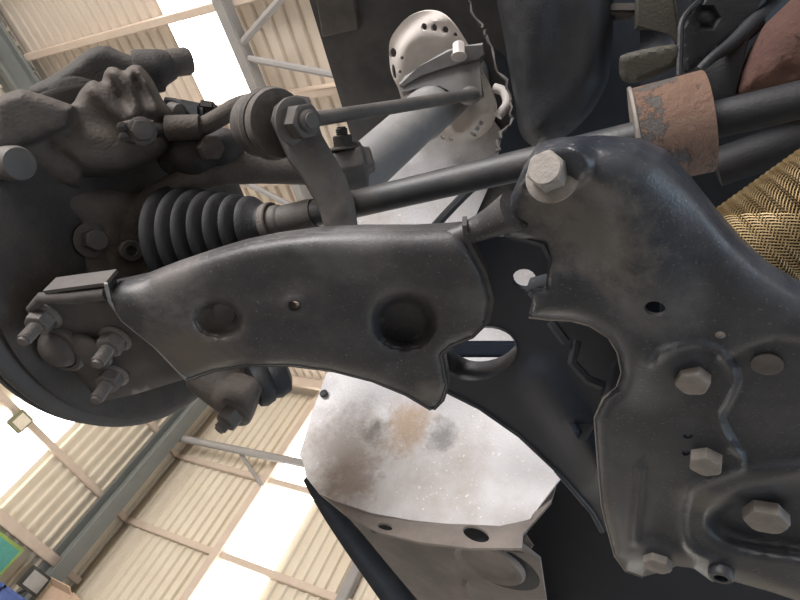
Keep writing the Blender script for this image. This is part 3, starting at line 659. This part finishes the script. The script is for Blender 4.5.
# ---- drive shaft
SA, SB = P(150, 252, 0.565), P(830, 93, 0.35)
sd = (SB - SA).normalized()
def sh(px):                                    # point of the shaft axis at image column px
    lo, hi = 0.0, 1.0
    for _ in range(40):
        m = (lo+hi)/2; q = SA.lerp(SB, m) - CAM; u = 400 + F*q.dot(RGT)/q.dot(FWD)
        if u < px: lo = m
        else: hi = m
    return SA.lerp(SB, lo)
ds = thing('drive_shaft', 'long dark drive shaft with ribbed rubber boot and rusty damper ring', 'drive shaft', sh(450))
l0, l1 = sh(262), sh(815)
obj('shaft', lathe([(0.0116, 0), (0.0116, (l1-l0).length)], l0, sd, 32), 'shaft', ds)
c0 = sh(272); obj('shaft_collar', lathe([(0.0145, 0), (0.0155, 0.002), (0.0155, 0.010), (0.0145, 0.012), (0.0137, 0.013), (0.0137, 0.04), (0.0128, 0.046)], c0, sd, 32), 'link', ds)
b0, b1 = sh(178), sh(272); BL = (b1-b0).length; prof = []
for k in range(7):
    t0 = BL*(0.04 + 0.86*k/7); rr = 0.057 - 0.0046*k; st = BL*0.86/7
    prof += [(rr-0.010, t0), (rr-0.003, t0+st*0.22), (rr, t0+st*0.42), (rr-0.0005, t0+st*0.58), (rr-0.004, t0+st*0.8)]
prof += [(0.019, BL*0.93), (0.0175, BL*0.95), (0.0175, BL*1.03), (0.013, BL*1.03)]
bt = obj('rubber_boot', lathe(prof, b0, sd, 44), 'rubber', ds, ang=60)
obj('boot_clamp', lathe([(0.0182, 0), (0.0192, 0.001), (0.0192, 0.007), (0.0182, 0.008)], sh(268), sd, 30), 'boltdirty', bt)
d0, d1 = sh(634), sh(708); DL = (d1-d0).length
dm = obj('damper_ring', lathe([(0.014, 0.004), (0.030, 0.004), (0.0325, 0), (0.0342, 0.0008), (0.0342, 0.002), (0.0336, 0.003), (0.0336, DL-0.001), (0.033, DL), (0.0318, DL), (0.0308, DL-0.004), (0.014, DL-0.004)], d0, sd, 64), None, ds)
dm.data.materials.append(damper_mat(d0.lerp(d1, 0.36) - dm.matrix_basis.translation, sd))
obj('damper_rim', lathe([(0.0344, 0), (0.0351, 0.0006), (0.0351, 0.002), (0.0344, 0.0026)], d0 + sd*0.0002, sd, 64), 'bolt', dm)
s0_, s1_ = sh(714), sh(815); obj('shaft_sleeve', lathe([(0.0117, 0), (0.0122, 0.002), (0.0122, (s1_-s0_).length)], s0_, sd, 32), 'rubber', ds)
j0 = sh(800); obj('inner_joint', lathe([(0.02, 0), (0.032, 0.006), (0.034, 0.02), (0.030, 0.03), (0.036, 0.045), (0.036, 0.10)], j0 + sd*0.01, sd, 32), 'rubber', ds)

# ---- brake disc
BX = P(147, 258, 0.580)
HA = Vector((-1, 0.02, -0.06)).normalized()   # wheel axis, outboard
bd = thing('brake_disc', 'large brake disc with worn grey face behind the ball joint', 'brake disc', BX - ZA*0.16)
RD = 0.172
obj('friction_ring', lathe([(0.075, 0), (RD-0.004, 0), (RD, 0.003), (RD, 0.008), (RD-0.006, 0.009), (RD-0.006, 0.014), (RD, 0.015), (RD, 0.021), (RD-0.003, 0.023), (0.075, 0.023)], BX, HA, 96), 'disc', bd)
obj('hat', lathe([(0.078, -0.002), (0.078, 0.03), (0.07, 0.045), (0.02, 0.045)], BX, HA, 48), 'castdark', bd)
sh_ = obj('dust_shield', lathe([(0.060, 0), (0.060, -0.006), (0.110, -0.010), (0.152, -0.008), (0.158, -0.004), (0.156, -0.002), (0.110, -0.006), (0.066, 0)], BX - HA*0.004 + Vector((0, 0.006, -0.002)), HA, 72, cap=False), 'castdark', bd)

# ---- knuckle: one fused casting
kn = thing('steering_knuckle', 'rough brown cast steering knuckle joining the disc, arm and strut', 'knuckle', P(110, 250, 0.53))
K = lambda a, b, d: P(a, b, d)
hub = sh(150)
pieces = [lathe([(0.046, -0.018), (0.056, -0.018), (0.060, 0), (0.058, 0.014), (0.046, 0.016)], hub - sd*0.004, sd, 40),
          stamped([(66, 236), (72, 224), (84, 218), (105, 220), (122, 228), (140, 234), (146, 256), (138, 278), (110, 292), (88, 288), (78, 262)], facing(100, 250, 0.513, Vector((-0.75, 0.3, 0.4))), 0.03, roll=(6, 0.006), step=5),
          tube([K(128, 275, 0.54), K(126, 245, 0.54), K(140, 214, 0.54), K(168, 190, 0.545), K(205, 176, 0.55), K(250, 168, 0.555), K(300, 168, 0.565), K(345, 166, 0.575)], [0.012, 0.012, 0.013, 0.013, 0.013, 0.016, 0.017, 0.020], 16, smooth=5),
                    tube([K(95, 290, 0.50), K(75, 325, 0.495), K(85, 350, 0.50)], [0.020, 0.024, 0.022], 14, smooth=4),
          tube([K(160, 260, 0.56), K(200, 335, 0.555), K(232, 385, 0.55), K(246, 404, 0.54)], [0.030, 0.026, 0.020, 0.018], 16, smooth=4),
          tube([K(100, 330, 0.53), K(150, 330, 0.55), K(200, 300, 0.56)], [0.03, 0.035, 0.03], 14, smooth=4),
          tube([K(-10, 186, 0.475), K(35, 197, 0.49), K(75, 208, 0.515), K(120, 212, 0.54), K(150, 225, 0.56)], [0.020, 0.020, 0.021, 0.020, 0.018], 14, smooth=4)]
obj('casting', remesh(join(*pieces), 0.0028, 5), 'cast', kn)
bolt('hub_bolt', K(92, 240, 0.506), (CAM - K(92, 240, 0.506)).normalized()*0.6 + XA*0.9, 0.0105, 0.011, 0.016, 0.003, 'arm_plate', kn, spin=0.4)
obj('sensor_boss', lathe([(0.010, -0.008), (0.010, 0.002), (0.009, 0.004), (0.005, 0.004), (0.004, 0.000)], K(131, 251, 0.515), -ray(132, 251)+XA*0.6, 24), 'castdark', kn)
obj('steering_lug', remesh(join(tube([K(228, 390, 0.53), K(246, 402, 0.525), K(256, 406, 0.525)], [0.020, 0.024, 0.018], 16, smooth=3), tube([K(200, 372, 0.54), K(240, 402, 0.53)], [0.02, 0.02], 12)), 0.0025, 4), 'cast', kn)
bolt('lug_nut', K(236, 411, 0.505), DN + Vector((-0.1, 0, 0)), 0.011, 0.012, 0.0155, 0.003, 'arm_plate', kn, 0.008, 0.006, 0.3)
# rubber boot on the lug
setp(obj('tie_rod_boot', lathe([(0.012, 0), (0.021, 0.004), (0.023, 0.010), (0.021, 0.018), (0.019, 0.020), (0.021, 0.026), (0.018, 0.036), (0.010, 0.040)], K(250, 388, 0.545), (K(290, 372, 0.56)-K(245, 390, 0.54)), 28), 'rubber'), 'black rubber boot beside the knuckle lug under the control arm', 'boot')

# ---- brake caliper
cpn = Vector((-0.78, 0.25, 0.45))
cal = thing('brake_caliper', 'heavy dusty cast brake caliper with rounded ribs and bolt plate', 'caliper', P(95, 170, 0.52))
cs = facing(100, 130, 0.485, cpn)
cb_out = [(72, 104), (80, 90), (92, 79), (101, 83), (105, 69), (115, 66), (124, 72), (128, 66), (140, 65), (153, 80), (163, 100), (174, 114), (172, 135), (168, 150), (140, 168), (105, 176), (80, 174), (63, 158), (45, 152), (50, 120)]
fe = [ridge([(90, 84), (112, 108), (126, 120)], 13, 0.014, 3), ridge([(112, 70), (128, 92), (138, 112)], 11, 0.014, 3), ridge([(136, 68), (148, 90), (156, 112)], 11, 0.014, 3), dimple(118, 90, 6, 20, -35, 0.012, 0.8), dimple(140, 88, 5, 18, -28, 0.012, 0.8),
      dimple(95, 150, 40, 20, 10, -0.008, 1.0)]
cm = join(stamped(cb_out, cs, 0.045, roll=(13, 0.020), feats=fe, step=5, smooth=3),
          stamped([(-8, 98), (10, 91), (22, 88), (48, 96), (76, 106), (70, 130), (40, 142), (0, 156), (-14, 160)], facing(35, 118, 0.45, cpn), 0.04, roll=(9, 0.014), step=6),
          tube([P(20, 148, 0.475), P(52, 160, 0.49), P(85, 170, 0.50)], [0.020, 0.022, 0.018], 14, smooth=4))
obj('caliper_body', remesh(cm, 0.0024, 4), 'cast', cal)
ob = stamped([(25, 92), (50, 76), (70, 63), (88, 49), (106, 45), (122, 52), (140, 60), (150, 90), (120, 110), (60, 112)], facing(85, 75, 0.60, cpn), 0.05, roll=(10, 0.016), step=6, smooth=3)
obj('outer_half', remesh(ob, 0.003, 4), 'castdark', cal)
rim = lathe([(0.026, 0), (0.030, 0.003), (0.030, 0.012), (0.024, 0.014)], P(80, 108, 0.545), cpn, 32); obj('piston_rim', rim, 'castdark', cal)
ga = (P(192, 59, 0.575) - P(138, 66, 0.55)); gl = ga.length
obj('guide_boss', remesh(join(tube([P(136, 70, 0.555), P(160, 68, 0.56), P(172, 64, 0.565)], [0.019, 0.018, 0.014], 18), tube([P(130, 82, 0.56), P(165, 82, 0.57)], [0.014, 0.010], 12)), 0.0022, 4), 'castdark', cal)
obj('guide_cap', lathe([(0.0125, 0), (0.0135, 0.004), (0.0135, 0.022), (0.0115, 0.026), (0.001, 0.027)], P(165, 64, 0.565), ga, 28), 'cast', cal)
obj('pin_cap', lathe([(0.0125, -0.02), (0.0125, 0.0), (0.0138, 0.002), (0.0138, 0.014), (0.0122, 0.0175), (0.001, 0.0185)], P(8, 164, 0.44), RGT*1.0 - FWD*0.55 - UPV*0.12, 32), 'link', cal)
pl = facing(138, 131, 0.462, cpn); obj('bolt_plate', slab([(119, 122), (140, 117), (154, 120), (158, 133), (154, 142), (134, 143), (120, 139), (124, 131)], pl, 0.012, 0.0025), 'cast', cal)
bolt('banjo_bolt', pl(142, 131) + pl.n*0.0005, -pl.n, 0.009, 0.007, 0.0115, 0.002, 'arm_plate', cal)
for q in ((122, 127), (124, 137)): obj('plate_rivet', lathe([(0.004, 0), (0.004, 0.003), (0.002, 0.004)], pl(*q) + pl.n*0.0005, -pl.n, 12), 'castdark', cal)
# hose and fittings behind the caliper
bh = thing('brake_hose', 'thick dusty brake hose running from caliper to the boot of the stabilizer link', 'hose', P(200, 125, 0.52))
obj('hose', tube([P(176, 128, 0.51), P(200, 127, 0.515), P(222, 116, 0.52), P(238, 106, 0.53), P(256, 101, 0.545)], 0.0085, 14, smooth=5), 'cast', bh)
obj('crimp_sleeve', lathe([(0.009, 0), (0.0112, 0.001), (0.0112, 0.030), (0.0095, 0.031)], P(166, 128, 0.508), P(200, 127, 0.512)-P(166, 128, 0.508), 22), 'cast', bh)
obj('fitting', tube([P(154, 130, 0.503), P(170, 128, 0.508)], 0.0065, 12), 'castdark', bh)
ws = thing('sensor_connector', 'dark wiring connector cluster above the brake hose', 'connector', P(200, 115, 0.56))
obj('plug', obox(P(192, 112, 0.56), RGT+UPV*-0.2, UPV, FWD, (0.026, 0.018, 0.02), 0.004), 'rubber', ws)
obj('plug', obox(P(209, 108, 0.565), RGT+UPV*-0.1, UPV, FWD, (0.018, 0.010, 0.02), 0.003), 'castdark', ws)
obj('cable', tube([P(166, 101, 0.56), P(178, 103, 0.558), P(188, 110, 0.557), P(200, 118, 0.56), P(218, 108, 0.565)], 0.004, 8, smooth=4), 'rubber', ws)
obj('clip', lathe([(0.008, 0), (0.008, 0.012), (0.005, 0.014)], P(172, 110, 0.55), XA-UPV*0.3, 16), 'link', ws)
kb = thing('bracket_bolt', 'hex bolt with cast lug under the brake hose', 'bolt', P(207, 150, 0.53))
obj('lug', remesh(join(ball(P(195, 152, 0.545), 0.026), ball(P(222, 150, 0.55), 0.022), ball(P(176, 158, 0.55), 0.018)), 0.003, 4), 'castdark', kb)
bolt('hex_head', P(208, 148, 0.524), -ray(208, 148)*0.6+XA*0.6, 0.012, 0.012, 0.0, 0.0, 'cast', kb)

# ---- stabilizer bar end with its link
fb = facing(312, 150, 0.445, Vector((-0.62, 0.40, 0.52)))
st = thing('stabilizer_bar', 'flat curved steel bar end rising behind the control arm', 'bar', P(335, 215, 0.47))
bo = [(271, 119), (274, 107), (284, 98), (296, 95), (309, 97), (314, 110), (322, 135), (333, 154), (346, 177), (354, 200), (360, 240), (330, 244), (322, 212), (314, 196), (303, 177), (290, 160), (280, 138)]
obj('flat_end', stamped(bo, fb, 0.011, roll=(3, 0.0015), feats=[ridge([(315, 150), (340, 210)], 14, 0.002, 0)], step=4, smooth=0), 'link', st)
obj('bar_root', tube([fb(346, 232)+fb.n*0.006, P(356, 262, 0.46), P(380, 300, 0.45)], [0.013, 0.012, 0.012], 14, smooth=4), 'link', st)
sl = thing('stabilizer_link', 'stabilizer link with ringed boot, flanged nut and thin rod to the strut', 'link', P(300, 130, 0.48))
ax = P(331, 120, 0.440) - P(246, 127, 0.535); axn = ax.normalized(); q = fb(296, 122)
bolt('link_nut', q - axn*0.0005, axn, 0.0140, 0.013, 0.0190, 0.004, 'link', sl, 0.006, 0.0085, 0.2)
obj('boot', lathe([(0.010, 0), (0.027, 0.002), (0.0285, 0.006), (0.0275, 0.010), (0.021, 0.0115), (0.0275, 0.013), (0.0295, 0.016), (0.0285, 0.019), (0.0205, 0.0205), (0.0255, 0.022), (0.0265, 0.025), (0.0265, 0.037), (0.025, 0.040), (0.001, 0.041)], q - axn*0.021, -axn, 40), 'rubberdust', sl)
obj('rod', tube([P(316, 119, 0.515), P(400, 106, 0.58), P(474, 94, 0.64)], 0.0068, 18), 'link', sl)
obj('rod_eye', ball(P(470, 95, 0.66), 0.014, None, (1, 0.8, 1)), 'strut', sl)

# ---- strut
su = thing('suspension_strut', 'grey suspension strut tube with pale pierced spring seat', 'strut', P(350, 175, 0.58))
T0, T1 = P(335, 196, 0.575), P(470, 74, 0.735)
sax = (T1-T0).normalized(); TL = (T1-T0).length
obj('damper_tube', lathe([(0.026, 0), (0.0265, 0.003), (0.0265, TL*0.55), (0.029, TL*0.58), (0.029, TL)], T0, sax, 40), 'strut', su)
pc2 = T0.lerp(T1, 0.80); dp_ = Plane(pc2, sax)
dish = [(389, 50), (391, 38), (398, 27), (408, 17), (424, 11), (440, 13), (453, 24), (465, 42), (482, 72), (493, 95), (496, 112), (490, 128), (478, 138), (462, 143), (446, 141), (432, 135), (418, 120), (404, 105), (398, 88), (391, 72)]
hl = [ell(424, 27, 3, 4, 0, 10), ell(434, 28, 3.2, 4, 0, 10), ell(445, 30, 3.4, 3.8, 0, 10), ell(455, 35, 2.4, 2.6, 0, 10), ell(393, 53, 3.4, 5, 0, 12), ell(402, 58, 1.8, 2, 0, 8), ell(400, 72, 1.6, 2, 0, 8), ell(481, 123, 2.6, 2.6, 0, 10), ell(477, 128.5, 2.6, 2.4, 0, 10), ell(473, 134, 4, 1.8, 25, 10), ell(443, 137, 2.2, 3, -40, 10), ell(451, 138, 2.2, 3, -40, 10), ell(394, 72, 1.8, 8, -8, 10)]
dcx, dcy = 446, 78
def dishf(x, y):
    e = np.hypot((x-dcx)/58.0, (y-dcy)/68.0); return 0.016*np.clip(1-e, 0, 1) + 0.010*np.clip((e-0.86)/0.14, 0, 1)
obj('spring_seat', stamped(dish, dp_, 0.003, holes=hl, feats=[dishf, ridge([(404, 76), (408, 50), (424, 38), (444, 40)], 14, 0.006, 4), ridge([(438, 128), (462, 132), (482, 112)], 10, 0.006, 4)], step=4, smooth=3), 'seat', su)
bk = facing(440, 66, 0.655, Vector((-0.3, 0.5, 0.8)))
obj('bracket', slab([(398, 86), (404, 76), (420, 67), (440, 58), (462, 54), (470, 48), (482, 45), (483, 57), (478, 66), (484, 95), (470, 104), (440, 84), (420, 86), (402, 94)], bk, 0.012, 0.002), 'strut', su)
obj('bracket_shelf', slab([(398, 84), (418, 67), (447, 50), (463, 46), (483, 43), (485, 54), (478, 61), (450, 64), (420, 74), (403, 88)], Plane(bk(445, 60)-bk.n*0.008, ZA*0.2+ray(445, 60)), 0.008, 0.002), 'strut', su)
bolt('bracket_bolt', P(459, 57, 0.628), UPV*1.0 + FWD*0.25, 0.0075, 0.015, 0.009, 0.002, 'seat', su)
obj('top_arm', tube([P(436, 14, 0.78), P(446, 2, 0.80), P(462, -12, 0.82)], 0.014, 14, smooth=4), 'seat', su)
obj('side_loop', tube([P(494, 88, 0.70), P(504, 92, 0.695), P(507, 104, 0.69), P(498, 116, 0.69)], 0.006, 10, smooth=4), 'seat', su)
# lower clamp
obj('clamp', remesh(join(obox(P(351, 165, 0.565), RGT+UPV*0.25, UPV*1.0-RGT*0.25, FWD, (0.046, 0.036, 0.05), 0.008), tube([P(330, 178, 0.56), P(366, 172, 0.565)], 0.018, 14)), 0.0024, 5), 'link', su)
bolt('clamp_bolt', P(344, 149, 0.548), UPV*0.9 - RGT*0.1 - FWD*0.3, 0.0105, 0.010, 0.014, 0.003, 'castdark', su, 0.008, 0.006)

# ---- engine side: gearbox, mounts, exhaust
gb = thing('gearbox', 'dark rounded gearbox casing above the drive shaft', 'gearbox', P(570, 60, 0.60))
obj('casing', remesh(stamped([(505, -30), (508, 40), (518, 100), (525, 140), (545, 148), (575, 130), (600, 100), (612, 60), (605, -30)], facing(555, 60, 0.58, ray(555, 60)+XA*-0.2), 0.10, roll=(40, 0.05), feats=[dimple(560, 60, 22, 60, 10, 0.010, 1.2)], step=9, smooth=3), 0.005, 6), 'gear', gb)
obj('bellhousing', remesh(stamped([(590, -40), (592, 90), (625, 120), (700, 120), (840, 60), (840, -60)], facing(680, 40, 0.72, ray(680, 40)), 0.08, roll=(20, 0.03), feats=[dimple(640, 30, 30, 30, 0, 0.03, 0.6)], step=12), 0.006, 4), 'body', gb)
mb_ = thing('engine_mount', 'olive grey engine mount bracket beside the damper ring', 'mount', P(650, 60, 0.6))
obj('foot_plate', stamped([(619, 62), (626, 54), (672, 45), (678, 52), (676, 66), (640, 82), (622, 80)], facing(650, 65, 0.55, ray(650, 65)+ZA*0.4), 0.011, roll=(4, 0.003), step=4, smooth=3), 'olive', mb_)
obj('upright', slab([(636, -30), (634, 30), (674, 30), (678, 55), (682, 55), (678, 10), (674, -30)], facing(660, 10, 0.57, ray(660, 10)), 0.02, 0.004), 'olive', mb_)
obj('cross_tab', obox(P(618, 12, 0.60), RGT, UPV, FWD, (0.035, 0.012, 0.02), 0.003), 'link', mb_)
ab = thing('casting_arm', 'dark cast arm with a round eye above the damper ring', 'bracket', P(715, 40, 0.55))
obj('arm_plate', stamped([(681, 48), (679, 28), (686, 12), (700, 0), (722, -20), (780, -30), (762, 10), (745, 32), (720, 50), (700, 66), (684, 74)], facing(715, 30, 0.55, ray(715, 30)+XA*-0.3), 0.02, roll=(6, 0.006), feats=[dimple(706, 18, 13, 11, 0, 0.006, 0.3), dimple(706, 18, 9, 7, 0, -0.004, 0.4)], step=5), 'gear', ab)
obj('rib', tube([P(699, 70, 0.535), P(712, 58, 0.533), P(732, 44, 0.535), P(752, 26, 0.54), P(785, -8, 0.55)], [0.004, 0.005, 0.007, 0.009, 0.010], 10, smooth=4), 'gear', ab)
obj('lower_web', slab([(698, 72), (716, 58), (750, 34), (742, 70), (736, 96), (712, 100)], facing(722, 72, 0.548, ray(722, 72)), 0.012, 0.003), 'gear', ab)
obj('flange_edge', tube([P(679, 76, 0.54), P(680, 45, 0.54), P(682, 22, 0.54), P(694, 6, 0.545), P(712, -8, 0.55)], 0.003, 8, smooth=4), 'gear', ab)
es = thing('exhaust_shield', 'rusty red-brown exhaust shield above the dark inner drive shaft', 'exhaust', P(780, 60, 0.52))
obj('shield', remesh(stamped([(734, 98), (737, 80), (748, 52), (764, 25), (790, 0), (830, -30), (880, -20), (880, 80), (800, 98)], facing(775, 50, 0.50, ray(775, 50)), 0.05, roll=(40, 0.04), feats=[dimple(788, 72, 8, 5, 10, 0.006, 1.0), dimple(760, 78, 4, 8, 10, 0.004, 1.0)], step=7), 0.003, 2), 'rust', es)
# braided flexible pipe
fx = thing('flexible_exhaust_pipe', 'brass-coloured braided flexible exhaust pipe beside the subframe', 'exhaust', P(775, 205, 0.48))
E0, E1 = P(728, 268, 0.52), P(885, 165, 0.46)
ea = (E1-E0).normalized(); EL = (E1-E0).length; er = 0.050
obj('core', lathe([(er*0.8, 0), (er-0.0015, 0.01), (er-0.0015, EL-0.01), (er*0.8, EL)], E0, ea, 40), 'castdark', fx)
bmw = bmesh.new(); a_, u_, v_ = frame(ea); NW = 92
for s in (1, -1):
    for k in range(NW):
        pts = []
        for i in range(25):
            t = EL*(0.05 + 0.9*i/24); an = 2*math.pi*k/NW + s*t/er*0.95
            rr = er + 0.0007*math.cos(i*math.pi + (0 if s > 0 else math.pi))
            pts.append(E0 + a_*t + (u_*math.cos(an) + v_*math.sin(an))*rr)
        tube(pts, 0.00068, 4, bmw)
setp(obj('braid', bmw, 'braid', fx), kind='stuff')
obj('end_band', lathe([(er+0.001, 0), (er+0.003, 0.002), (er+0.003, 0.018), (er+0.001, 0.02)], E1 - ea*0.02, ea, 40), 'gear', fx)
hp = setp(obj('heat_pipe', tube([P(716, 168, 0.58), P(790, 142, 0.55), P(860, 126, 0.53)], 0.020, 20), 'rubber'), 'dark grey pipe between drive shaft and braided exhaust', 'pipe')
